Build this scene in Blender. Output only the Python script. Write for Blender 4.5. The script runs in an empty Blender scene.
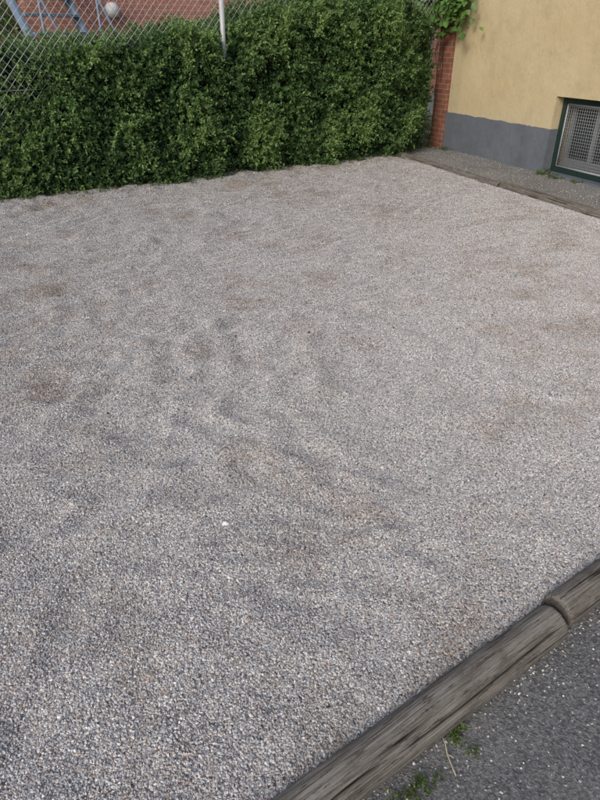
import bpy, math, random
import numpy as np
from mathutils import Vector, Matrix, noise
random.seed(7); rng=np.random.default_rng(7)
sc=bpy.context.scene
D=(0.825,0.565); N=(-0.565,0.825)
def F(s,q,z=0.0): return Vector((D[0]*s+N[0]*q, D[1]*s+N[1]*q, z))
W=Vector((0.4,-0.917,0)).normalized(); WN=Vector((0.917,0.4,0)).normalized()
C=Vector((2.36,10.61,0))
def G(a,b,z=0.0): return C+W*a+WN*b+Vector((0,0,z))   # a along yellow wall, b into the building

# ---------------------------------------------------------------- helpers
def new_mesh(name,verts,faces,mat=None,parent=None,smooth=False,uvs=None):
    me=bpy.data.meshes.new(name); me.from_pydata([tuple(v) for v in verts],[],faces); me.update()
    ob=bpy.data.objects.new(name,me); sc.collection.objects.link(ob)
    if mat: me.materials.append(mat)
    if parent: ob.parent=parent
    if smooth: me.polygons.foreach_set('use_smooth',[True]*len(me.polygons))
    return ob
def empty(name):
    e=bpy.data.objects.new(name,None); sc.collection.objects.link(e); return e
def box_uv(me):
    uv=me.uv_layers.new(name='UVMap')
    for p in me.polygons:
        n=p.normal
        if abs(n.z)>0.7:
            for li in p.loop_indices:
                v=me.vertices[me.loops[li].vertex_index].co; uv.data[li].uv=(v.x,v.y)
        else:
            t=Vector((-n.y,n.x,0)).normalized()
            for li in p.loop_indices:
                v=me.vertices[me.loops[li].vertex_index].co; uv.data[li].uv=(v.dot(t),v.z)
def fbox(name,fn,a0,a1,b0,b1,z0,z1,mat,parent=None,bevel=0.0):
    v=[fn(a,b,z) for z in (z0,z1) for a,b in ((a0,b0),(a1,b0),(a1,b1),(a0,b1))]
    f=[(0,3,2,1),(4,5,6,7),(0,1,5,4),(1,2,6,5),(2,3,7,6),(3,0,4,7)]
    ob=new_mesh(name,v,f,mat,parent)
    import bmesh
    bm=bmesh.new(); bm.from_mesh(ob.data); bmesh.ops.recalc_face_normals(bm,faces=bm.faces)
    if bevel>0: bmesh.ops.bevel(bm,geom=list(bm.edges),offset=bevel,segments=2,affect='EDGES')
    bm.to_mesh(ob.data); bm.free(); ob.data.update()
    box_uv(ob.data); return ob
def tubes(name,paths,r,mat,parent=None,sides=6,smooth=True):
    V=[];Fc=[]
    for path in paths:
        base=len(V); n=len(path)
        for i,p in enumerate(path):
            p=Vector(p)
            t=(Vector(path[min(i+1,n-1)])-Vector(path[max(i-1,0)])).normalized()
            u=t.orthogonal().normalized() if abs(t.z)>0.99 else t.cross(Vector((0,0,1))).normalized()
            w=t.cross(u)
            for k in range(sides):
                a=2*math.pi*k/sides
                V.append(p+u*math.cos(a)*r+w*math.sin(a)*r)
        for i in range(n-1):
            for k in range(sides):
                a=base+i*sides+k; b=base+i*sides+(k+1)%sides
                Fc.append((a,b,b+sides,a+sides))
        Fc.append(tuple(base+k for k in range(sides))[::-1]); Fc.append(tuple(base+(n-1)*sides+k for k in range(sides)))
    return new_mesh(name,V,Fc,mat,parent,smooth)

# ---------------------------------------------------------------- materials
class M:
    def __init__(s,name,rough=0.8,spec=0.3):
        s.m=bpy.data.materials.new(name); s.m.use_nodes=True; s.t=s.m.node_tree; s.n=s.t.nodes
        s.b=s.n['Principled BSDF']; s.b.inputs['Roughness'].default_value=rough
        s.b.inputs['Specular IOR Level'].default_value=spec
    def new(s,t,**k):
        n=s.n.new(t)
        for a,v in k.items():
            if a[0].isupper(): n.inputs[a.replace('_',' ')].default_value=v
            else: setattr(n,a,v)
        return n
    def l(s,a,b): s.t.links.new(a,b)
    def coord(s,kind='Object',scale=(1,1,1)):
        c=s.new('ShaderNodeTexCoord'); m=s.new('ShaderNodeMapping'); m.inputs['Scale'].default_value=scale
        s.l(c.outputs[kind],m.inputs['Vector']); return m.outputs[0]
    def noise(s,vec,scale,detail=4,rough=0.55):
        n=s.new('ShaderNodeTexNoise'); n.inputs['Scale'].default_value=scale; n.inputs['Detail'].default_value=detail; n.inputs['Roughness'].default_value=rough
        if vec is not None: s.l(vec,n.inputs['Vector'])
        return n.outputs['Fac']
    def ramp(s,fac,stops,interp='LINEAR'):
        r=s.new('ShaderNodeValToRGB'); e=r.color_ramp; e.interpolation=interp
        while len(e.elements)<len(stops): e.elements.new(0.5)
        for el,(p,c) in zip(e.elements,stops):
            el.position=p; el.color=(c if len(c)==4 else (*c,1)) if not isinstance(c,float) else (c,c,c,1)
        s.l(fac,r.inputs['Fac']); return r.outputs['Color']
    def mix(s,fac,a,b,mode='MIX'):
        n=s.new('ShaderNodeMix',data_type='RGBA',blend_type=mode)
        for v,i in ((fac,0),(a,6),(b,7)):
            if isinstance(v,(int,float)): n.inputs[i].default_value=v
            elif isinstance(v,tuple): n.inputs[i].default_value=(*v,1)
            else: s.l(v,n.inputs[i])
        return n.outputs[2]
    def bump(s,h,strength=0.5,dist=0.01,prev=None):
        b=s.new('ShaderNodeBump'); b.inputs['Strength'].default_value=strength; b.inputs['Distance'].default_value=dist
        s.l(h,b.inputs['Height'])
        if prev is not None: s.l(prev,b.inputs['Normal'])
        return b.outputs[0]
    def col(s,c): 
        if isinstance(c,tuple): s.b.inputs['Base Color'].default_value=(*c,1)
        else: s.l(c,s.b.inputs['Base Color'])
    def nor(s,n): s.l(n,s.b.inputs['Normal'])

STONES=[(0.0,(0.17,0.165,0.175)),(0.07,(0.31,0.31,0.325)),(0.21,(0.42,0.415,0.42)),(0.34,(0.50,0.465,0.435)),(0.48,(0.53,0.52,0.515)),
        (0.60,(0.43,0.37,0.335)),(0.68,(0.62,0.60,0.575)),(0.81,(0.33,0.335,0.36)),(0.885,(0.74,0.725,0.70)),(0.97,(0.46,0.34,0.27))]
def dirt_mask(m):
    g=m.new('ShaderNodeNewGeometry')
    a=m.noise(g.outputs['Position'],0.9,5,0.6)
    b=m.noise(g.outputs['Position'],3.2,5,0.65)
    mm=m.new('ShaderNodeMath',operation='MULTIPLY'); m.l(a,mm.inputs[0]); m.l(b,mm.inputs[1])
    return m.ramp(mm.outputs[0],[(0.25,0.0),(0.40,1.0)])
# instanced stones
ms=M('gravel_stone',0.75,0.3)
oi=ms.new('ShaderNodeObjectInfo')
c=ms.ramp(oi.outputs['Random'],STONES,'CONSTANT')
g=ms.new('ShaderNodeNewGeometry')
c=ms.mix(ms.noise(g.outputs['Position'],400,2),ms.mix(1.0,c,(0.8,0.8,0.8),'MULTIPLY'),ms.mix(1.0,c,(1.15,1.15,1.15),'MULTIPLY'))
dm=dirt_mask(ms); f=ms.new('ShaderNodeMath',operation='MULTIPLY'); ms.l(dm,f.inputs[0]); f.inputs[1].default_value=0.7
c=ms.mix(f.outputs[0],c,ms.mix(1.0,c,(0.72,0.64,0.56),'MULTIPLY')); ms.col(c)
# gravel base sheet
mg=M('gravel_bed',0.9,0.2)
g=mg.new('ShaderNodeNewGeometry')
v=mg.new('ShaderNodeTexVoronoi'); v.inputs['Scale'].default_value=140; mg.l(g.outputs['Position'],v.inputs['Vector'])
sep=mg.new('ShaderNodeSeparateColor'); mg.l(v.outputs['Color'],sep.inputs[0])
c=mg.ramp(sep.outputs[0],STONES,'CONSTANT')
sh=mg.ramp(v.outputs['Distance'],[(0.3,1.0),(0.75,0.35)])
c=mg.mix(1.0,c,sh,'MULTIPLY')
dm=dirt_mask(mg); f=mg.new('ShaderNodeMath',operation='MULTIPLY'); mg.l(dm,f.inputs[0]); f.inputs[1].default_value=0.8
c=mg.mix(f.outputs[0],c,mg.mix(1.0,c,(0.68,0.58,0.49),'MULTIPLY')); mg.col(c)
inv=mg.new('ShaderNodeMath',operation='SUBTRACT'); inv.inputs[0].default_value=1; mg.l(v.outputs['Distance'],inv.inputs[1])
mg.nor(mg.bump(inv.outputs[0],0.8,0.004))

def asphalt(name,a,b):
    m=M(name,0.9,0.25); g=m.new('ShaderNodeNewGeometry'); P=g.outputs['Position']
    c=m.ramp(m.noise(P,2.2,6,0.65),[(0.3,a),(0.7,b)])
    vo=m.new('ShaderNodeTexVoronoi'); vo.inputs['Scale'].default_value=170; m.l(P,vo.inputs['Vector'])
    sp=m.new('ShaderNodeSeparateColor'); m.l(vo.outputs['Color'],sp.inputs[0])
    c=m.mix(m.ramp(sp.outputs[0],[(0.0,0.0),(0.55,0.0),(0.95,0.8)]),c,(0.27,0.265,0.26))
    c=m.mix(m.ramp(m.noise(P,120,3),[(0.42,0.6),(0.55,0.0)]),c,(0.04,0.04,0.042))
    c=m.mix(m.ramp(m.noise(P,3.1,5,0.7),[(0.56,0.0),(0.75,0.5)]),c,(0.075,0.088,0.045))
    c=m.mix(m.ramp(m.noise(P,1.3,7,0.75),[(0.48,0.0),(0.64,0.4)]),c,(0.24,0.23,0.215))
    m.col(c)
    m.nor(m.bump(vo.outputs['Distance'],0.6,0.003,m.bump(m.noise(P,60,5,0.7),0.8,0.007)))
    return m.m
m_asph=asphalt('asphalt',(0.12,0.122,0.128),(0.20,0.20,0.20))
m_asph2=asphalt('old_asphalt',(0.19,0.182,0.168),(0.32,0.31,0.29))
# ground
m=M('ground',0.95,0.1); g=m.new('ShaderNodeNewGeometry')
m.col(m.ramp(m.noise(g.outputs['Position'],1.5,8,0.7),[(0.35,(0.05,0.055,0.035)),(0.65,(0.12,0.115,0.10))])); m_ground=m.m
# log
def woodmat(name,k=1.0):
    m=M(name,0.9,0.12)
    P=m.coord('Object',(1,1,1))
    st=m.coord('Object',(2.5,55,55)); st2=m.coord('Object',(7,260,260)); st3=m.coord('Object',(14,90,90))
    c=m.ramp(m.noise(st,1,8,0.7),[(0.30,(0.095*k,0.083*k,0.070*k)),(0.5,(0.205*k,0.187*k,0.163*k)),(0.70,(0.32*k,0.30*k,0.27*k))])
    c=m.mix(m.ramp(m.noise(st2,1,3,0.6),[(0.38,0.75),(0.50,0.0)]),c,(0.050,0.043,0.036))
    c=m.mix(m.ramp(m.noise(st2,1.7,3,0.6),[(0.55,0.0),(0.68,0.5)]),c,(0.38*k,0.36*k,0.33*k))
    c=m.mix(m.ramp(m.noise(st3,1,4,0.7),[(0.34,0.8),(0.44,0.0)]),c,(0.045,0.038,0.032))
    c=m.mix(m.ramp(m.noise(P,9,6,0.7),[(0.48,0.0),(0.70,0.6)]),c,(0.095*k,0.08*k,0.065*k))
    c=m.mix(m.ramp(m.noise(P,2.6,5,0.6),[(0.50,0.0),(0.68,0.45)]),c,(0.10*k,0.08*k,0.06*k))
    c=m.mix(m.ramp(m.noise(P,230,3,0.6),[(0.60,0.0),(0.72,0.5)]),c,(0.36*k,0.35*k,0.33*k))
    at=m.new('ShaderNodeAttribute'); at.attribute_name='crack'
    c=m.mix(at.outputs['Fac'],c,(0.018,0.014,0.011))
    m.col(c); m.nor(m.bump(m.noise(st2,1,4,0.7),0.6,0.003,m.bump(m.noise(st,1,7,0.65),0.55,0.006))); return m.m
m_wood=woodmat('weathered_wood'); m_wood2=woodmat('weathered_wood_dark',0.85)
# stucco
def stucco(name,a,b,dark,low=None):
    m=M(name,0.92,0.15); P=m.coord('Object')
    c=m.ramp(m.noise(P,1.1,7,0.65),[(0.3,a),(0.7,b)])
    c=m.mix(m.ramp(m.noise(P,3.3,7,0.75),[(0.50,0.0),(0.75,0.65)]),c,dark)
    st=m.coord('Object',(3,3,0.35))
    c=m.mix(m.ramp(m.noise(st,1,5,0.6),[(0.55,0.0),(0.8,0.4)]),c,dark)
    c=m.mix(m.ramp(m.noise(P,22,5,0.7),[(0.54,0.0),(0.74,0.6)]),c,dark)
    if low:
        s=m.new('ShaderNodeSeparateXYZ'); m.l(P,s.inputs[0])
        c=m.mix(m.ramp(s.outputs[2],[(0.54,0.6),(0.9,0.0)]),c,m.mix(m.noise(P,5,6,0.7),c,low))
    m.col(c); m.nor(m.bump(m.noise(P,90,5,0.7),0.35,0.006,m.bump(m.noise(P,6,5,0.6),0.5,0.025))); return m.m
m_yel=stucco('yellow_render',(0.48,0.39,0.225),(0.54,0.455,0.29),(0.37,0.305,0.195),(0.44,0.385,0.28))
m_pli=stucco('grey_plinth_paint',(0.105,0.12,0.145),(0.15,0.165,0.19),(0.08,0.088,0.10))
# brick
def brick(name,c1,c2,mo):
    m=M(name,0.9,0.15); U=m.coord('UV')
    b=m.new('ShaderNodeTexBrick'); b.inputs['Scale'].default_value=1; b.inputs['Brick Width'].default_value=0.24
    b.inputs['Row Height'].default_value=0.072; b.inputs['Mortar Size'].default_value=0.006; b.inputs['Mortar Smooth'].default_value=0.2
    b.inputs['Color1'].default_value=(*c1,1); b.inputs['Color2'].default_value=(*c2,1); b.inputs['Mortar'].default_value=(*mo,1)
    m.l(U,b.inputs['Vector'])
    P=m.coord('Object')
    c=m.mix(m.ramp(m.noise(P,9,5,0.6),[(0.35,0.0),(0.7,0.5)]),b.outputs['Color'],tuple(x*0.6 for x in c1))
    m.col(c); m.nor(m.bump(b.outputs['Fac'],-0.6,0.006,m.bump(m.noise(P,70,4),0.4,0.004))); return m.m
m_brick=brick('red_brick',(0.50,0.22,0.165),(0.40,0.165,0.125),(0.42,0.38,0.34))
m_brickp=brick('pillar_brick',(0.30,0.115,0.07),(0.20,0.08,0.055),(0.26,0.235,0.21))
def plain(name,c,rough=0.6,metal=0,var=0.25,scale=20):
    m=M(name,rough,0.4); P=m.coord('Object')
    m.col(m.mix(m.noise(P,scale,5,0.6),tuple(x*(1-var) for x in c),tuple(min(1,x*(1+var)) for x in c)))
    m.b.inputs['Metallic'].default_value=metal; m.nor(m.bump(m.noise(P,scale*4,3),0.15,0.002)); return m.m
m_galv=plain('galvanised_steel',(0.44,0.45,0.46),0.5,0.1)
m_blue=plain('blue_grey_painted_steel',(0.16,0.22,0.31),0.5,0)
m_green=plain('dark_green_paint',(0.014,0.032,0.03),0.45)
m_white=plain('white_paint',(0.70,0.71,0.70),0.5,0,0.1)
m_case=plain('casement_grey_paint',(0.17,0.185,0.195),0.6)  # darker grey for the casement behind the grille
m_grey=plain('grey_frame',(0.27,0.29,0.30),0.5)
m_roof=plain('roof_tile',(0.16,0.06,0.04),0.8)
m_core=plain('hedge_shade_core',(0.014,0.022,0.010),0.95)  # near-black colour stands in for shade inside the hedge
m_bark=plain('twig_bark',(0.09,0.07,0.05),0.9)
m_straw=plain('dry_stem',(0.42,0.36,0.26),0.9)
m=M('window_glass',0.08,0.5); m.col((0.02,0.025,0.03)); m_glass=m.m
def leafmat(name,stops,tr=0.3):
    m=M(name,0.5,0.35); at=m.new('ShaderNodeAttribute'); at.attribute_name='tone'
    c=m.ramp(at.outputs['Fac'],stops); m.col(c)
    t=m.new('ShaderNodeBsdfTranslucent'); m.l(c,t.inputs['Color'])
    mx=m.new('ShaderNodeMixShader'); mx.inputs[0].default_value=tr
    m.l(m.b.outputs[0],mx.inputs[1]); m.l(t.outputs[0],mx.inputs[2])
    m.l(mx.outputs[0],m.n['Material Output'].inputs['Surface']); return m.m
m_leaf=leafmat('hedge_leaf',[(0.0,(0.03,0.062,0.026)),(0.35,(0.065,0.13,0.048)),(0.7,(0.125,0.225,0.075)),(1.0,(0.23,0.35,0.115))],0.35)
m_vine=leafmat('vine_leaf',[(0.0,(0.06,0.13,0.03)),(0.6,(0.12,0.24,0.055)),(1.0,(0.20,0.34,0.09))])
m_weed=leafmat('weed_leaf',[(0.0,(0.045,0.08,0.02)),(1.0,(0.13,0.19,0.05))])
m_bush=leafmat('bush_leaf',[(0.0,(0.09,0.18,0.04)),(1.0,(0.24,0.40,0.10))])
m_litter=leafmat('dead_leaf',[(0.0,(0.07,0.045,0.025)),(0.7,(0.19,0.13,0.07)),(1.0,(0.10,0.13,0.04))],0.1)

# ---------------------------------------------------------------- leaves
def norm(a): return a/np.maximum(np.linalg.norm(a,axis=1,keepdims=True),1e-9)
def leaves(name,pos,axis,nrm,length,width,tone,mat,parent=None,fold=0.25):
    n=len(pos); axis=norm(axis); side=norm(np.cross(axis,nrm)); up=norm(np.cross(side,axis))
    L=length[:,None]; Wd=width[:,None]
    v=np.stack([pos, pos+axis*L*0.45+side*Wd*0.5+up*Wd*fold, pos+axis*L-up*L*0.08, pos+axis*L*0.45-side*Wd*0.5+up*Wd*fold],1).reshape(-1,3)
    me=bpy.data.meshes.new(name); me.vertices.add(4*n); me.vertices.foreach_set('co',v.ravel())
    b=np.arange(n)[:,None]*4
    idx=np.concatenate([b+np.array([0,1,2]),b+np.array([0,2,3])],1).ravel()
    me.loops.add(6*n); me.loops.foreach_set('vertex_index',idx)
    me.polygons.add(2*n); me.polygons.foreach_set('loop_start',np.arange(2*n)*3)
    try: me.polygons.foreach_set('loop_total',np.full(2*n,3))
    except Exception: pass
    me.update(calc_edges=True); me.validate()
    a=me.attributes.new('tone','FLOAT','POINT'); a.data.foreach_set('value',np.repeat(tone,4).astype(np.float32))
    me.materials.append(mat)
    ob=bpy.data.objects.new(name,me); sc.collection.objects.link(ob)
    if parent: ob.parent=parent
    return ob
def sprigs(name,pos,dirs,bright,k,slen,ll,mat,parent=None):
    n=len(pos); dirs=norm(dirs)
    P=np.repeat(pos,k,0); A=np.repeat(dirs,k,0); t=np.tile((np.arange(k)+0.5)/k,n)+rng.normal(0,.03,n*k)
    SL=np.repeat(slen,k); u=norm(np.cross(A,rng.normal(size=(n,3)).repeat(k,0)))
    w=np.cross(A,u); ph=np.tile(np.arange(k)*2.4,n)+rng.normal(0,.4,n*k)
    rad=u*np.cos(ph)[:,None]+w*np.sin(ph)[:,None]
    droop=np.zeros((n*k,3)); droop[:,2]=-0.25*t*t*SL
    p=P+A*(t*SL)[:,None]+droop
    ax=norm(A*(0.35+0.7*t)[:,None]+rad*0.9+rng.normal(0,.2,(n*k,3)))
    nr=norm(A*0.6+np.array([0,0,0.8])+rng.normal(0,.35,(n*k,3)))
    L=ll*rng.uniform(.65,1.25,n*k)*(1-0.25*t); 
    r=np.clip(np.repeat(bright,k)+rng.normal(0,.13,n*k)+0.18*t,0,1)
    return leaves(name,p,ax,nr,L,L*rng.uniform(.45,.62,n*k),r,mat,parent)
def toworld(s,q,z): return np.stack([D[0]*s+N[0]*q,D[1]*s+N[1]*q,z],1)
def nz(x,y,z=0.0): return noise.noise(Vector((x,y,z)))

# ---------------------------------------------------------------- ground sheets
R=300
new_mesh('ground',[(-R,-R,-0.012),(R,-R,-0.012),(R,R,-0.012),(-R,R,-0.012)],[(0,1,2,3)],m_ground)
def smax(q): return 5.90+(q-3.305)*0.2176
def fq(s): return 7.49+0.0374*(s-1.009)      # fence line
def grid(name,fn,na,nb,mat,hf):
    V=[];Fc=[]
    for j in range(nb+1):
        for i in range(na+1):
            s,q=fn(i/na,j/nb); V.append(F(s,q,hf(s,q)))
    for j in range(nb):
        for i in range(na):
            a=j*(na+1)+i; Fc.append((a,a+1,a+na+2,a+na+1))
    return new_mesh(name,V,Fc,mat,None,True)
path=grid('asphalt_path',lambda u,v:(-7+17*u,-5+5.6*v),300,110,m_asph,lambda s,q:0.004+0.005*nz(s*2,q*2)+0.0035*nz(s*7,q*7))
strip=grid('asphalt_strip',lambda u,v:(lambda q:(smax(q)-0.02+u*1.75,q))(0.61+7.6*v),40,160,m_asph2,lambda s,q:0.006+0.006*nz(s*2,q*2)+0.003*nz(s*8,q*8))
def gh(s,q):
    # raked / trampled gravel: broad swells, hollows and short ridges
    e=max(0,min(1,(q-0.62)/0.5))*max(0,min(1,(smax(q)-s-0.03)/0.3))
    x=s+0.30*nz(s*.8,q*.8,8); y=q+0.30*nz(s*.9,q*.9,21)
    a=nz(x*1.7-y*0.8,y*2.4+x*0.5,5); b=nz(x*3.2-y*1.5,y*5.2+x*1.6,9); c=nz(x*5.5+y*2,y*8.0-x*2,14)
    k=0.65+0.8*max(0,nz(s*.6,q*.6,40)+.3)
    return 0.045+e*(0.018*nz(s*0.8,q*1.1,3)+0.042*(0.30-abs(a))+k*0.048*(0.26-abs(b))+k*0.024*c)-0.012*(1-e)+0.006*nz(s*13,q*13,2)
gravel=grid('gravel',lambda u,v:(lambda q:(-6+u*(smax(q)+6),q))(0.575+7.7*v),480,300,mg.m,gh)
def add_density(ob,f,name='dens'):
    me=ob.data; n=len(me.vertices); co=np.empty(n*3); me.vertices.foreach_get('co',co); co=co.reshape(-1,3)
    s=co[:,0]*D[0]+co[:,1]*D[1]; q=co[:,0]*N[0]+co[:,1]*N[1]
    a=me.attributes.new(name,'FLOAT','POINT'); a.data.foreach_set('value',f(s,q).astype(np.float32))
add_density(gravel,lambda s,q: np.where(s<-1.0,1500,np.interp(q,[0.5,2.0,3.0,5,7.2,7.6],[46000,42000,24000,9000,4500,500])))
add_density(path,lambda s,q: 900+ 6500*np.exp(-(0.56-q)/0.03)+1300*np.exp(-(0.56-q)/0.2))
add_density(strip,lambda s,q: 700+ 3500*np.exp(-(s-smax(q))/0.09))
def scatter(ob,radius,mat,seed=1,big=True,smn=0.6,smx=1.35):
    ng=bpy.data.node_groups.new(ob.name+'_scatter','GeometryNodeTree')
    ng.interface.new_socket('Geometry',in_out='INPUT',socket_type='NodeSocketGeometry')
    ng.interface.new_socket('Geometry',in_out='OUTPUT',socket_type='NodeSocketGeometry')
    nn=ng.nodes; L=ng.links.new
    gi=nn.new('NodeGroupInput'); go=nn.new('NodeGroupOutput'); jn=nn.new('GeometryNodeJoinGeometry')
    def layer(dens,rad,smin,smax_,sd,sub):
        dp=nn.new('GeometryNodeDistributePointsOnFaces'); L(gi.outputs[0],dp.inputs['Mesh']); dp.inputs['Seed'].default_value=sd
        if dens is None:
            at=nn.new('GeometryNodeInputNamedAttribute'); at.data_type='FLOAT'; at.inputs['Name'].default_value='dens'
            L(at.outputs['Attribute'],dp.inputs['Density'])
        else: dp.inputs['Density'].default_value=dens
        ic=nn.new('GeometryNodeMeshIcoSphere'); ic.inputs['Radius'].default_value=rad; ic.inputs['Subdivisions'].default_value=sub
        ns=nn.new('ShaderNodeTexNoise'); ns.inputs['Scale'].default_value=0.5/rad; ns.inputs['Detail'].default_value=1
        vm=nn.new('ShaderNodeVectorMath'); vm.operation='SUBTRACT'; L(ns.outputs['Color'],vm.inputs[0]); vm.inputs[1].default_value=(0.5,0.5,0.5)
        vs=nn.new('ShaderNodeVectorMath'); vs.operation='SCALE'; L(vm.outputs[0],vs.inputs[0]); vs.inputs['Scale'].default_value=rad*1.6
        sp=nn.new('GeometryNodeSetPosition'); L(ic.outputs[0],sp.inputs['Geometry']); L(vs.outputs[0],sp.inputs['Offset'])
        sm=nn.new('GeometryNodeSetMaterial'); L(sp.outputs[0],sm.inputs['Geometry']); sm.inputs['Material'].default_value=mat
        io=nn.new('GeometryNodeInstanceOnPoints'); L(dp.outputs['Points'],io.inputs['Points']); L(sm.outputs[0],io.inputs['Instance'])
        rr=nn.new('FunctionNodeRandomValue'); rr.data_type='FLOAT_VECTOR'; rr.inputs[0].default_value=(0,0,0); rr.inputs[1].default_value=(6.28,6.28,6.28)
        L(rr.outputs[0],io.inputs['Rotation'])
        rs=nn.new('FunctionNodeRandomValue'); rs.data_type='FLOAT_VECTOR'; rs.inputs[0].default_value=(0.65,0.55,0.4); rs.inputs[1].default_value=(1.35,1.1,0.9); rs.inputs['Seed'].default_value=5
        r2=nn.new('FunctionNodeRandomValue'); r2.data_type='FLOAT'; r2.inputs[2].default_value=smin; r2.inputs[3].default_value=smax_; r2.inputs['Seed'].default_value=9
        ml=nn.new('ShaderNodeVectorMath'); ml.operation='SCALE'; L(rs.outputs[0],ml.inputs[0]); L(r2.outputs[1],ml.inputs['Scale'])
        L(ml.outputs[0],io.inputs['Scale']); L(io.outputs[0],jn.inputs[0])
    layer(None,radius,smn,smx,seed,1)
    if big: layer(10,radius*2.1,0.7,1.5,seed+40,2)
    L(gi.outputs[0],jn.inputs[0]); L(jn.outputs[0],go.inputs[0])
    md=ob.modifiers.new('scatter','NODES'); md.node_group=ng
scatter(gravel,0.0039,ms.m,1)
scatter(path,0.0034,ms.m,3,False,0.3,1.4)
scatter(strip,0.0044,ms.m,4,False,0.4,1.4)

# ---------------------------------------------------------------- logs
def log(name,p0,p1,r,mat,seed,nl=260,na=128,amp=1.0):
    p0=Vector(p0);p1=Vector(p1); L=(p1-p0).length; rs=random.Random(seed)
    cr=[]
    for _ in range(int(L*11)):
        x0=rs.uniform(-.1,L); ln=rs.uniform(.15,.8); cr.append((x0,x0+ln,rs.uniform(0,2*math.pi),rs.uniform(0.004,0.012),rs.uniform(0.05,0.10),rs.uniform(0,50)))
    V=[];cv=[];Fc=[]
    xs=[0,.002,.005,.009,.014,.020,.027]; xs=xs+[0.035+(L-0.07)*i/nl for i in range(nl+1)]+[L-v for v in xs[::-1]]; nl=len(xs)-1
    for i in range(nl+1):
        x=xs[i]; e=min(x,L-x); rr=r*(1-0.20*max(0,1-e/0.018)**2.2)*(1+0.04*amp*nz(x*1.7,seed,0))
        for k in range(na):
            a=2*math.pi*k/na
            rad=rr*(1+0.06*amp*nz(x*1.5,math.cos(a)*1.2,math.sin(a)*1.2+seed))+0.0020*nz(x*6,math.cos(a)*9+seed,math.sin(a)*9)
            ck=0
            for (x0,x1,ac,dp,wd,ph) in cr:
                if x0<x<x1:
                    da=(a-ac-0.16*nz(x*4,ph,0)+math.pi)%(2*math.pi)-math.pi
                    taper=min(1,(x-x0)/.1,(x1-x)/.1)
                    w=max(0,1-abs(da)/(wd*max(0.4,taper)))
                    if w>0: rad-=dp*w*taper; ck=max(ck,min(1,w*taper*1.6))
            V.append((x,rad*math.cos(a),rad*math.sin(a))); cv.append(max(ck,0.7*max(0,1-e/0.007)))
    for i in range(nl):
        for k in range(na):
            a=i*na+k;b=i*na+(k+1)%na; Fc.append((a,b,b+na,a+na))
    for end,x in ((0,0),(nl,L)):
        c=len(V); V.append((x+(0.004 if end else -0.004),0,0)); cv.append(0.6)
        for k in range(na):
            a=end*na+k;b=end*na+(k+1)%na; Fc.append((a,b,c) if end else (b,a,c))
    ob=new_mesh(name,V,Fc,mat,None,True)
    at=ob.data.attributes.new('crack','FLOAT','POINT'); at.data.foreach_set('value',cv)
    X=(p1-p0).normalized(); Y=Vector((0,0,1)).cross(X).normalized(); Z=X.cross(Y)
    ob.matrix_world=Matrix(((X.x,Y.x,Z.x,p0.x),(X.y,Y.y,Z.y,p0.y),(X.z,Y.z,Z.z,p0.z),(0,0,0,1)))
    return ob
log('log_edging',F(-1.1,0.577,0.042),F(1.350,0.577,0.046),0.058,m_wood,3,340)
log('log_edging',F(1.372,0.590,0.050),F(3.7,0.580,0.046),0.056,m_wood,11)
log('log_edging',F(3.725,0.575,0.045),F(5.35,0.58,0.045),0.057,m_wood,12,160,48)
log('log_edging',F(-3.6,0.58,0.045),F(-1.125,0.577,0.043),0.057,m_wood,13,160,48)
def kp(q,off=0,z=0.022): return F(smax(q)+off,q,z)
log('timber_kerb',kp(7.25,0.02,0.035),kp(4.85,0.0,0.035),0.05,m_wood2,21,160,40,1.6)
log('timber_kerb',kp(4.83,0.03,0.042),kp(2.6,0.02,0.042),0.058,m_wood2,22,160,40,1.6)
log('timber_kerb',kp(2.58,0.01,0.04),kp(0.68,0.02,0.04),0.058,m_wood2,23,120,40,1.6)

# ---------------------------------------------------------------- hedge
def sm(a,b,x): t=np.clip((x-a)/(b-a),0,1); return t*t*(3-2*t)
hx=[-6,0,1.2,1.9,2.4,3.0,3.4,3.8,4.1,4.6,5.0,5.4,5.9,6.5,7.1,7.6]; hy=[1.5,1.50,1.52,1.42,1.48,1.50,1.66,1.58,1.66,1.86,1.82,1.98,1.92,2.04,1.97,1.75]
def qfront(s,z):
    base=np.interp(s,[-6,1.1,2.0,2.8,4.5,6.5,7.0,7.4,7.8],[7.62,7.50,7.44,7.34,7.26,7.20,7.34,7.56,7.74])
    left=0.07*sm(2.4,1.6,s)*sm(0.15,0.6,z)
    notch=0.30*np.exp(-((s-4.0)/0.10)**2)*sm(1.1,1.35,z)
    return base+left+notch+0.20*sm(0.3,2.3,z)+0.04*sm(0.5,0.0,z)
def lump(s,z): return np.array([(0.15*nz(a*1.2,b*1.4,1)+0.20*nz(a*2.4,b*2.9,7)+0.09*nz(a*6,b*6,4))*(1 if a>2.3 else .5) for a,b in zip(s,z)])
hedge=empty('hedge')
nS=14500
s=np.concatenate([rng.uniform(0.2,7.7,nS),rng.uniform(-5.5,0.2,2800)]); n=len(s)
ht=np.interp(s,hx,hy); z=0.02+ (ht)*rng.uniform(0,1,n)
lp=lump(s,z); dep=rng.exponential(0.08,n)-0.04
q=qfront(s,z)+lp+dep
pos=toworld(s,q,z)
dirs=toworld(rng.normal(0,.6,n),-0.8+rng.normal(0,.4,n),0.35+rng.normal(0,.55,n))
patch=np.array([nz(a*1.1,b*1.4,33) for a,b in zip(s,z)])
br=np.clip(0.46-2.6*lp-2.0*np.clip(dep,0,1)+0.4*patch+rng.normal(0,.12,n)+0.12*(z/ht)-0.10*(z<0.2),0,1)  # shade put into leaf colour: darker in hollows, deeper in and near the foot
gap=np.array([nz(a*3.1,b*3.6,61) for a,b in zip(s,z)])
keep=(gap>-0.36)|(rng.uniform(size=n)<0.35)
sl_=rng.uniform(.08,.20,n)
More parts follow.
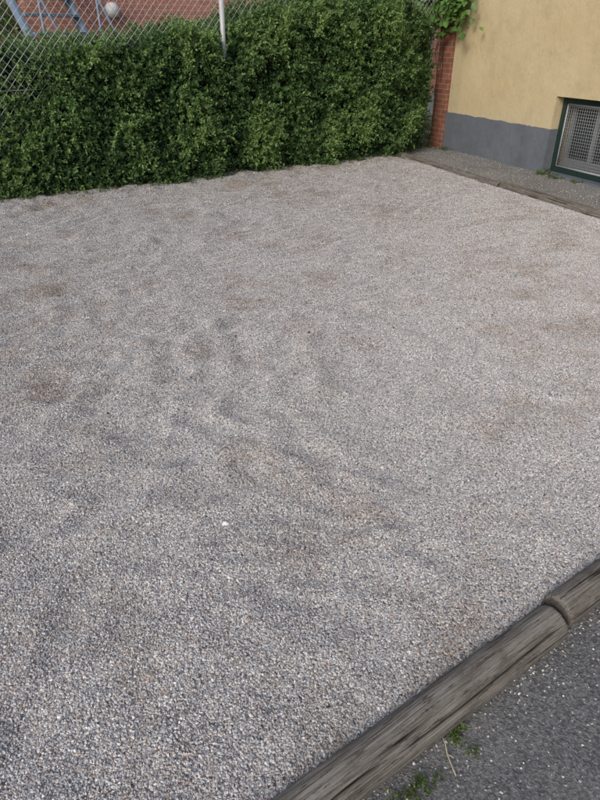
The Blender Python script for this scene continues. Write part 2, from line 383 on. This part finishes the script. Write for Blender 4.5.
sprigs('foliage_front',pos[keep],dirs[keep],br[keep],12,sl_[keep],0.050,m_leaf,hedge)
n=6500; s=rng.uniform(-5.5,7.6,n); ht=np.interp(s,hx,hy); qq=rng.uniform(0,.95,n)
lp=np.array([0.14*nz(a*1.6,b*1.6,1)+0.11*nz(a*4.2,b*4,3) for a,b in zip(s,qq)])
zz=ht+lp-rng.exponential(.05,n)-0.12*np.clip(0.25-qq,0,1)/0.25
pos=toworld(s,qfront(s,ht)+qq,zz)
dirs=toworld(rng.normal(0,.5,n),rng.normal(-.1,.5,n),0.8+rng.normal(0,.3,n))
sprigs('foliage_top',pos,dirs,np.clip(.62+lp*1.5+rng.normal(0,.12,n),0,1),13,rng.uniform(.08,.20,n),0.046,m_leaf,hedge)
n=2600; zz=rng.uniform(0.02,1,n); qq=rng.uniform(0,.9,n); s=np.where(rng.uniform(size=n)<0.35,7.6,rng.uniform(-5.5,7.6,n)); 
back=s<7.6; ht=np.interp(s,hx,hy); qv=np.where(back,qfront(s,zz*ht)+0.95,qfront(s,zz*ht)+qq)
pos=toworld(s+rng.normal(0,.06,n),qv+rng.normal(0,.06,n),zz*ht)
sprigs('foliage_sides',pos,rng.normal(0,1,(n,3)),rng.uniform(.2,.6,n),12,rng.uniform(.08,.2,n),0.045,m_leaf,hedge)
n=380; s=rng.uniform(-5,7.4,n); s[140:]=rng.uniform(4.2,7.2,240); ht=np.interp(s,hx,hy)
pos=toworld(s,qfront(s,ht)+rng.uniform(0,.8,n),ht-0.03)
dirs=toworld(rng.normal(0,.35,n),rng.normal(-.1,.3,n),np.ones(n))
sprigs('shoots',pos,dirs,rng.uniform(.5,.95,n),18,rng.uniform(.15,.36,n),0.05,m_leaf,hedge)
n=520; s=rng.uniform(-1,7.2,n); z=rng.uniform(.15,1.9,n)*np.interp(s,hx,hy)/2
pos=toworld(s,qfront(s,z)+lump(s,z)-0.02,z)
dirs=toworld(rng.normal(0,.5,n),-.8+rng.normal(0,.2,n),rng.normal(.4,.5,n))
sprigs('side_shoots',pos,dirs,rng.uniform(.6,1,n),14,rng.uniform(.15,.28,n),0.05,m_leaf,hedge)
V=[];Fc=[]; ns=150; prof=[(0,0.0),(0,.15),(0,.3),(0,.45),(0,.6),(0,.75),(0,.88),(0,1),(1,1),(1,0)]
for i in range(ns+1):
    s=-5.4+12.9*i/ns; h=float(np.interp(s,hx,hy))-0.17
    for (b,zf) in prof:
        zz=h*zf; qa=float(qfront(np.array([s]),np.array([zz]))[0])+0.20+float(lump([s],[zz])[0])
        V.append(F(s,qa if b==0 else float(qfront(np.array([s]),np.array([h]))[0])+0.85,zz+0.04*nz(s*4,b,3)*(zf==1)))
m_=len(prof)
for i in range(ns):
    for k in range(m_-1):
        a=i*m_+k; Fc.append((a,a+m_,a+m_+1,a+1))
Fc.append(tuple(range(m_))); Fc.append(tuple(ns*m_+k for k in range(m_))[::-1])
new_mesh('shade_core',V,Fc,m_core,hedge)  # solid core blocking the view through, its dark colour painted as shade
# leaf litter beneath the hedge
n=2800; s=rng.uniform(-4,7.2,n); q=np.interp(s,[-6,1.1,6.7,7.5],[7.55,7.44,7.15,7.3])+0.12-rng.exponential(.18,n)
far=rng.uniform(size=n)<0.05; q=np.where(far,rng.uniform(2,7.2,n),q); s=np.minimum(s,smax(q)-0.1)
z=np.array([gh(a,b) for a,b in zip(s,q)])+0.007
pos=toworld(s,q,z); ax=np.stack([rng.normal(size=n),rng.normal(size=n),rng.normal(0,.15,n)],1)
nr=np.stack([rng.normal(0,.3,n),rng.normal(0,.3,n),np.ones(n)],1); L=rng.uniform(.012,.035,n)
leaves('leaf_litter',pos,ax,nr,L,L*.55,rng.uniform(0,1,n),m_litter)
n=110; s=rng.uniform(0,6.9,n); q=np.interp(s,[-6,1.1,6.7,7.5],[7.55,7.44,7.15,7.3])+rng.normal(-.03,.06,n)
pos=toworld(s,q,np.full(n,.04)); wg=empty('weed_plant')
sprigs('leaves',pos,np.stack([rng.normal(0,.6,n),rng.normal(0,.6,n),np.full(n,.8)],1),rng.uniform(.4,1,n),8,rng.uniform(.04,.10,n),.035,m_weed,wg)

# ---------------------------------------------------------------- chain-link fence
fence=empty('chain_link_fence')
Wm=0.044; Hm=0.046; s0=-5.0; s1=7.80; z0=0.05; z1=2.12
nst=int((s1-s0)/Wm); nk=int((z1-z0)/Hm)
V=[];Fc=[]; rw=0.0020
def fp(s,z,o=0):
    sag=0.018*nz(s*0.8,z*0.9,11)
    return F(s,fq(s)+sag+o,z)
for i in range(nst):
    base=len(V)
    for k in range(nk+1):
        x=s0+i*Wm+(Wm if (k+i)%2 else 0)+0.010*nz(i*.12,k*.12); sg=1 if (k+i)%2 else -1
        p=fp(x,z0+k*Hm+0.012*nz(i*.10,k*.08,5),0.002*sg)
        V+= [p+Vector((0,0,rw)),p+F(rw,-rw*.8,-rw*.6),p+F(-rw,rw*.8,-rw*.6)]
    for k in range(nk):
        for j in range(3):
            a=base+k*3+j;b=base+k*3+(j+1)%3; Fc.append((a,b,b+3,a+3))
new_mesh('wire_mesh',V,Fc,m_galv,fence)
def pq(a): return fq(a)+(0.035 if a!=4.05 else -0.04)
tubes('posts',[[F(a,pq(a),0),F(a,pq(a),1.1),F(a,pq(a),2.16)] for a in (-4.0,0.0,4.05,7.80)],0.031,m_galv,fence,14)
tubes('tension_wires',[[fp(s0+k*0.4,zz,-0.006) for k in range(int((s1-s0)/0.4)+1)] for zz in (0.1,1.1,2.1)],0.0025,m_galv,fence,5)

# ---------------------------------------------------------------- yellow building
yb=empty('yellow_building')
wa0,wa1=2.27,3.30; wt=0.93; PL=0.545; H=5.2; LEN=11.0; T=0.32
fbox('wall_left',G,0,wa0,0,T,0,H,m_yel,yb)
fbox('wall_over_window',G,wa0,wa1,0,T,wt,H,m_yel,yb)
fbox('wall_right',G,wa1,LEN,0,T,0,H,m_yel,yb)
fbox('wall_side',G,0,T,T,7,0,H,m_yel,yb)
fbox('wall_end',G,LEN-T,LEN,T,7,0,H,m_yel,yb)
fbox('wall_rear',G,T,LEN-T,7-T,7,0,H,m_yel,yb)
def plinth(name,a0,a1):
    n=max(2,int((a1-a0)/0.04)); V=[];Fc=[]
    for i in range(n+1):
        a=a0+(a1-a0)*i/n; t=PL+0.010*nz(a*5,1,2)+0.008*nz(a*20,3,2)
        V+=[G(a,-0.014,0),G(a,-0.014,t-.004),G(a,-0.010,t),G(a,-0.001,t)]
    for i in range(n):
        for k in range(3): b=i*4+k; Fc.append((b,b+4,b+5,b+1))
    Fc.append((0,1,2,3)); Fc.append((n*4+3,n*4+2,n*4+1,n*4))
    new_mesh(name,V,Fc,m_pli,yb)
plinth('plinth_left',-0.012,wa0-0.002); plinth('plinth_right',wa1+0.002,LEN)
fbox('plinth_reveal',G,wa0+0.001,wa0+0.006,-0.013,0.113,0,PL,m_pli,yb)
fbox('plinth_side',G,-0.012,-0.001,0,7,0,PL,m_pli,yb)
v=[G(-.4,-.4,H),G(LEN+.4,-.4,H),G(LEN+.4,7.4,H),G(-.4,7.4,H),G(1,3.5,H+3),G(LEN-1,3.5,H+3)]
new_mesh('roof',v,[(0,1,5,4),(1,2,5),(2,3,4,5),(3,0,4),(0,3,2,1)],m_roof,yb)
for a in (1.2,4.2,7.2):
    fbox('upper_window_frame',G,a,a+1.1,-0.03,-0.001,2.9,4.3,m_white,yb,0.004)
    fbox('upper_window_glass',G,a+.08,a+.52,-0.036,-0.031,2.98,4.22,m_glass,yb)
    fbox('upper_window_glass',G,a+.58,a+1.02,-0.036,-0.031,2.98,4.22,m_glass,yb)
d0=0.115
fr=0.075
fbox('basement_frame_left',G,wa0+.007,wa0+fr,d0,d0+.07,0.03,wt-.001,m_green,yb,0.004)
fbox('basement_frame_right',G,wa1-fr,wa1-.001,d0,d0+.07,0.03,wt-.001,m_green,yb,0.004)
fbox('basement_frame_top',G,wa0+fr,wa1-fr,d0,d0+.07,wt-fr,wt-.001,m_green,yb,0.004)
fbox('basement_frame_bottom',G,wa0+fr,wa1-fr,d0,d0+.07,0.03,0.09,m_green,yb,0.004)
fbox('basement_sill',G,wa0,wa1,-0.02,T,0,0.028,m_pli,yb,0.004)
ia0,ia1,iz0,iz1=wa0+fr+.012,wa1-fr-.012,0.102,wt-fr-.012
gp=[[G(ia0,d0+.02,iz0),G(ia1,d0+.02,iz0)],[G(ia0,d0+.02,iz1),G(ia1,d0+.02,iz1)],[G(ia0,d0+.02,iz0),G(ia0,d0+.02,iz1)],[G(ia1,d0+.02,iz0),G(ia1,d0+.02,iz1)]]
tubes('grille_frame',gp,0.012,m_grey,yb,8)
st=0.036; gl=[]
k=1
while ia0+k*st<ia1: gl.append([G(ia0+k*st,d0+.018,iz0),G(ia0+k*st,d0+.018,iz1)]); k+=1
k=1
while iz0+k*st<iz1: gl.append([G(ia0,d0+.022,iz0+k*st),G(ia1,d0+.022,iz0+k*st)]); k+=1
tubes('grille_wires',gl,0.0027,m_grey,yb,5)
e0=d0+.115
fbox('casement_left',G,wa0+.08,wa0+.13,e0,e0+.05,.06,wt-.05,m_case,yb,.003)
fbox('casement_mid',G,(wa0+wa1)/2-.03,(wa0+wa1)/2+.03,e0,e0+.05,.06,wt-.05,m_case,yb,.003)
fbox('casement_right',G,wa1-.13,wa1-.08,e0,e0+.05,.06,wt-.05,m_case,yb,.003)
for nme,za,zb in (('casement_bottom',.06,.20),('casement_top',.80,.87)):
    fbox(nme,G,wa0+.131,(wa0+wa1)/2-.031,e0+.003,e0+.047,za,zb,m_case,yb)
    fbox(nme,G,(wa0+wa1)/2+.031,wa1-.131,e0+.003,e0+.047,za,zb,m_case,yb)
fbox('basement_glass',G,wa0+.05,wa1-.05,e0+.052,e0+.058,.04,wt-.02,m_glass,yb)
bp=empty('brick_pillar')
fbox('shaft',G,-0.34,-0.014,-0.05,0.28,0,2.12,m_brickp,bp,0.004)
fbox('cap',G,-0.37,-0.013,-0.08,0.31,2.121,2.19,m_grey,bp,0.006)

vine=empty('climbing_vine')
stem=[]
for k in range(7):
    p=G(-0.25+random.uniform(-.15,.1),-0.09,0.0 if k<2 else random.uniform(.9,1.4)); pa=[p]
    for i in range(9):
        p=p+Vector((random.gauss(0,.035),random.gauss(0,.035),0.2)); pa.append(p.copy())
    stem.append(pa)
tubes('stems',stem,0.005,m_bark,vine,5)
n=900
t=rng.uniform(size=n)
a=np.where(t<.55,rng.normal(0.12,.20,n),rng.normal(-.45,.25,n)); zz=np.where(t<.55,2.0+rng.normal(0,.17,n)+.5*np.abs(rng.normal(0,.5,n)),2.05+rng.normal(0,.25,n)); zz=np.clip(zz,1.62,2.9)
bb=-0.12-np.abs(rng.normal(0,.09,n))
pos=np.array([list(G(x,y,w)) for x,y,w in zip(a,bb,zz)])
ax=np.array([[-.2,-.5,-.5]])+rng.normal(0,.5,(n,3)); nr=np.array([[-.7,-.6,.6]])+rng.normal(0,.35,(n,3))
L=rng.uniform(.07,.14,n); leaves('leaves',pos,ax,nr,L,L*.85,np.clip(rng.normal(.5,.24,n),0,1),m_vine,vine,0.15)

# ---------------------------------------------------------------- red brick building and steel stair behind
rb=empty('red_brick_building')
BQ=10.9
def FB(a,b,z=0): return F(a,b,z)
fbox('front_wall',FB,2.6,12.5,BQ,BQ+6,0,5.5,m_brick,rb)
fbox('plinth',FB,2.55,12.55,BQ-.04,BQ-.002,0,0.45,m_grey,rb,0.01)
for a in (4.6,7.0,9.4):
    fbox('window_frame',FB,a,a+1.2,BQ-.03,BQ-.002,2.9,4.3,m_white,rb,.005)
    fbox('window_glass',FB,a+.09,a+1.11,BQ-.036,BQ-.031,2.99,4.21,m_glass,rb)
    fbox('window_sill',FB,a-.08,a+1.28,BQ-.10,BQ-.002,2.82,2.895,m_grey,rb,.005)
v=[F(2.3,BQ-.3,5.5),F(12.8,BQ-.3,5.5),F(12.8,BQ+6.3,5.5),F(2.3,BQ+6.3,5.5),F(3.5,BQ+3,8),F(11.5,BQ+3,8)]
new_mesh('roof',v,[(0,1,5,4),(1,2,5),(2,3,4,5),(3,0,4),(0,3,2,1)],m_roof,rb)
wl=empty('wall_lamp')
fbox('back_plate',FB,3.80,3.92,BQ-.03,BQ-.002,1.84,2.0,m_white,wl,.01)
bpy.ops.mesh.primitive_uv_sphere_add(segments=20,ring_count=12,radius=0.11,location=F(3.86,BQ-.14,1.92)); o=bpy.context.object; o.name='globe'; o.data.materials.append(m_white); o.parent=wl
for p in o.data.polygons: p.use_smooth=True

stair=empty('steel_staircase')
Rr=Vector((-2.93,9.6,1.6)); up=Vector((-0.56,0.42,1.0)); wd=Vector((0.6,0.8,0))
def SP(w,z): return Rr+up*(z-1.6)-wd*w+Vector((0,0,0))
def stringer(w,name):
    V=[]
    for z in (0.0,3.0):
        c=SP(w,z); h=Vector((-0.56,0.42,0)).normalized()*0.07
        for a,b in ((-1,-1),(1,-1),(1,1),(-1,1)): V.append(c+wd*a*0.022+h*b)
    new_mesh(name,V,[(0,1,2,3),(7,6,5,4),(0,4,5,1),(1,5,6,2),(2,6,7,3),(3,7,4,0)],m_blue,stair)
stringer(0,'stringer_near'); stringer(0.85,'stringer_far')
for i in range(1,15):
    z=i*0.2+0.0
    a=SP(0.027,z); b=SP(0.823,z); h=Vector((-0.8,0.6,0))*0.11
    V=[a-h,a+h,b+h,b-h]; V=V+[p+Vector((0,0,.03)) for p in V]
    new_mesh('tread_%d'%i,V,[(3,2,1,0),(4,5,6,7),(0,1,5,4),(1,2,6,5),(2,3,7,6),(3,0,4,7)],m_blue,stair)
rails=[]
for w in (0.0,0.85):
    rails.append([SP(w,0.1)+Vector((0,0,.95)),SP(w,3.0)+Vector((0,0,.95))])
    for z in (0.1,1.1,2.1,3.0): rails.append([SP(w,z),SP(w,z)+Vector((0,0,.95))])
tubes('handrail',rails,0.017,m_blue,stair,8)
pl=[SP(0,3.0),SP(0.85,3.0)]; pl+= [pl[1]+Vector((-.6,.45,0))*1.3,pl[0]+Vector((-.6,.45,0))*1.3]; V=[p+Vector((0,0,-.03)) for p in pl]+[p+Vector((0,0,.03)) for p in pl]
new_mesh('landing',V,[(0,1,2,3),(7,6,5,4),(0,4,5,1),(1,5,6,2),(2,6,7,3),(3,7,4,0)],m_blue,stair)
tubes('landing_legs',[[Vector((p.x,p.y,0)),p] for p in pl[2:]],0.04,m_blue,stair,8)

def bush(name,c,r,h,n,mat,seed):
    e=empty(name); th=rng.uniform(0,2*math.pi,n); ph=np.arccos(rng.uniform(-.2,1,n)); rad=rng.uniform(.55,1,n)**.5
    d=np.stack([np.sin(ph)*np.cos(th),np.sin(ph)*np.sin(th),np.cos(ph)],1)
    lump_=np.array([1+0.35*noise.noise(Vector(x)*2.2+Vector((seed,0,0))) for x in d])
    pos=d*(rad*lump_)[:,None]*np.array([r,r,h*.55])+np.array([c[0],c[1],h*.5])
    sprigs('foliage',pos,d+rng.normal(0,.4,(n,3)),np.clip(rng.normal(.5,.15,n)+.4*(lump_-1),0,1),12,rng.uniform(.12,.3,n),0.06,mat,e)
    st=[[Vector((c[0],c[1],0)),Vector((c[0]+random.uniform(-.3,.3)*r,c[1]+random.uniform(-.3,.3)*r,h*.5)),Vector((c[0]+random.uniform(-.7,.7)*r,c[1]+random.uniform(-.7,.7)*r,h*.9))] for _ in range(7)]
    tubes('branches',st,0.02,m_bark,e,6)
bush('garden_bush',(-5.3,10.3),1.1,2.6,1700,m_bush,3)
bush('garden_bush',(-7.2,12.5),1.6,3.4,2000,m_bush,8)

# ---------------------------------------------------------------- weeds and dry stem
def weed(x,y,r,n,ln,seed,parent=None,z0=0.008):
    e=empty('weed_plant'); th=rng.uniform(0,6.28,n); rr=r*np.sqrt(rng.uniform(0,1,n))
    pos=np.stack([x+rr*np.cos(th)*1.0,y+rr*np.sin(th),np.full(n,z0)],1)
    d=np.stack([rng.normal(0,.6,n),rng.normal(0,.6,n),np.abs(rng.normal(.5,.3,n))],1)
    sprigs('leaves',pos,d,rng.uniform(.2,.9,n),6,rng.uniform(.4,1,n)*ln,ln*.45,m_weed,e)
for x,y,r,n,ln in ((.415,.905,.028,18,.03),(.44,.86,.018,9,.022),(.30,.765,.035,26,.026),(.235,.745,.025,16,.022),(.345,.80,.015,6,.02),(.49,.985,.015,6,.02)): weed(x,y,r,n,ln,1)
p=G(2.35,-.05); weed(p.x,p.y,.09,26,.09,2); p=G(2.6,-.08); weed(p.x,p.y,.10,22,.07,2); p=G(2.95,-.07); weed(p.x,p.y,.08,14,.06,2)
p=G(0.15,-.10); weed(p.x,p.y,.12,22,.07,2); p=G(-.2,-.25); weed(p.x,p.y,.18,30,.08,2)
tubes('dry_stem',[[(.372,.90,.02),(.378,.875,.024),(.380,.85,.014),(.386,.82,.012),(.392,.80,.009)],[(.380,.85,.014),(.388,.842,.02),(.393,.838,.018)]],0.0016,m_straw,None,5)

# ---------------------------------------------------------------- light, world, camera
sc.world=bpy.data.worlds.new('World'); sc.world.use_nodes=True; nt=sc.world.node_tree
sky=nt.nodes.new('ShaderNodeTexSky'); sky.sky_type='NISHITA'; sky.sun_disc=False
el,az=math.radians(34),math.radians(-150)   # azimuth measured clockwise from +Y
sky.sun_elevation=el; sky.sun_rotation=az; sky.dust_density=2.5; sky.air_density=1.0; sky.ozone_density=0.8
nt.links.new(sky.outputs[0],nt.nodes['Background'].inputs[0]); nt.nodes['Background'].inputs[1].default_value=0.15
sl=bpy.data.lights.new('sun','SUN'); sl.energy=1.75; sl.angle=math.radians(20); sl.color=(1,0.955,0.89)
so=bpy.data.objects.new('sun',sl); sc.collection.objects.link(so)
dv=Vector((math.sin(az)*math.cos(el),math.cos(az)*math.cos(el),math.sin(el)))
so.rotation_euler=dv.to_track_quat('Z','Y').to_euler()
cam=bpy.data.cameras.new('camera'); co=bpy.data.objects.new('camera',cam); sc.collection.objects.link(co)
cam.sensor_fit='VERTICAL'; cam.sensor_height=24; cam.lens=18.03; cam.clip_start=0.05; cam.clip_end=1000
co.location=(0,0,1.6); co.rotation_euler=(math.radians(90-31.3),0,0); sc.camera=co
sc.view_settings.view_transform='Standard'; sc.view_settings.look='None'; sc.view_settings.exposure=0
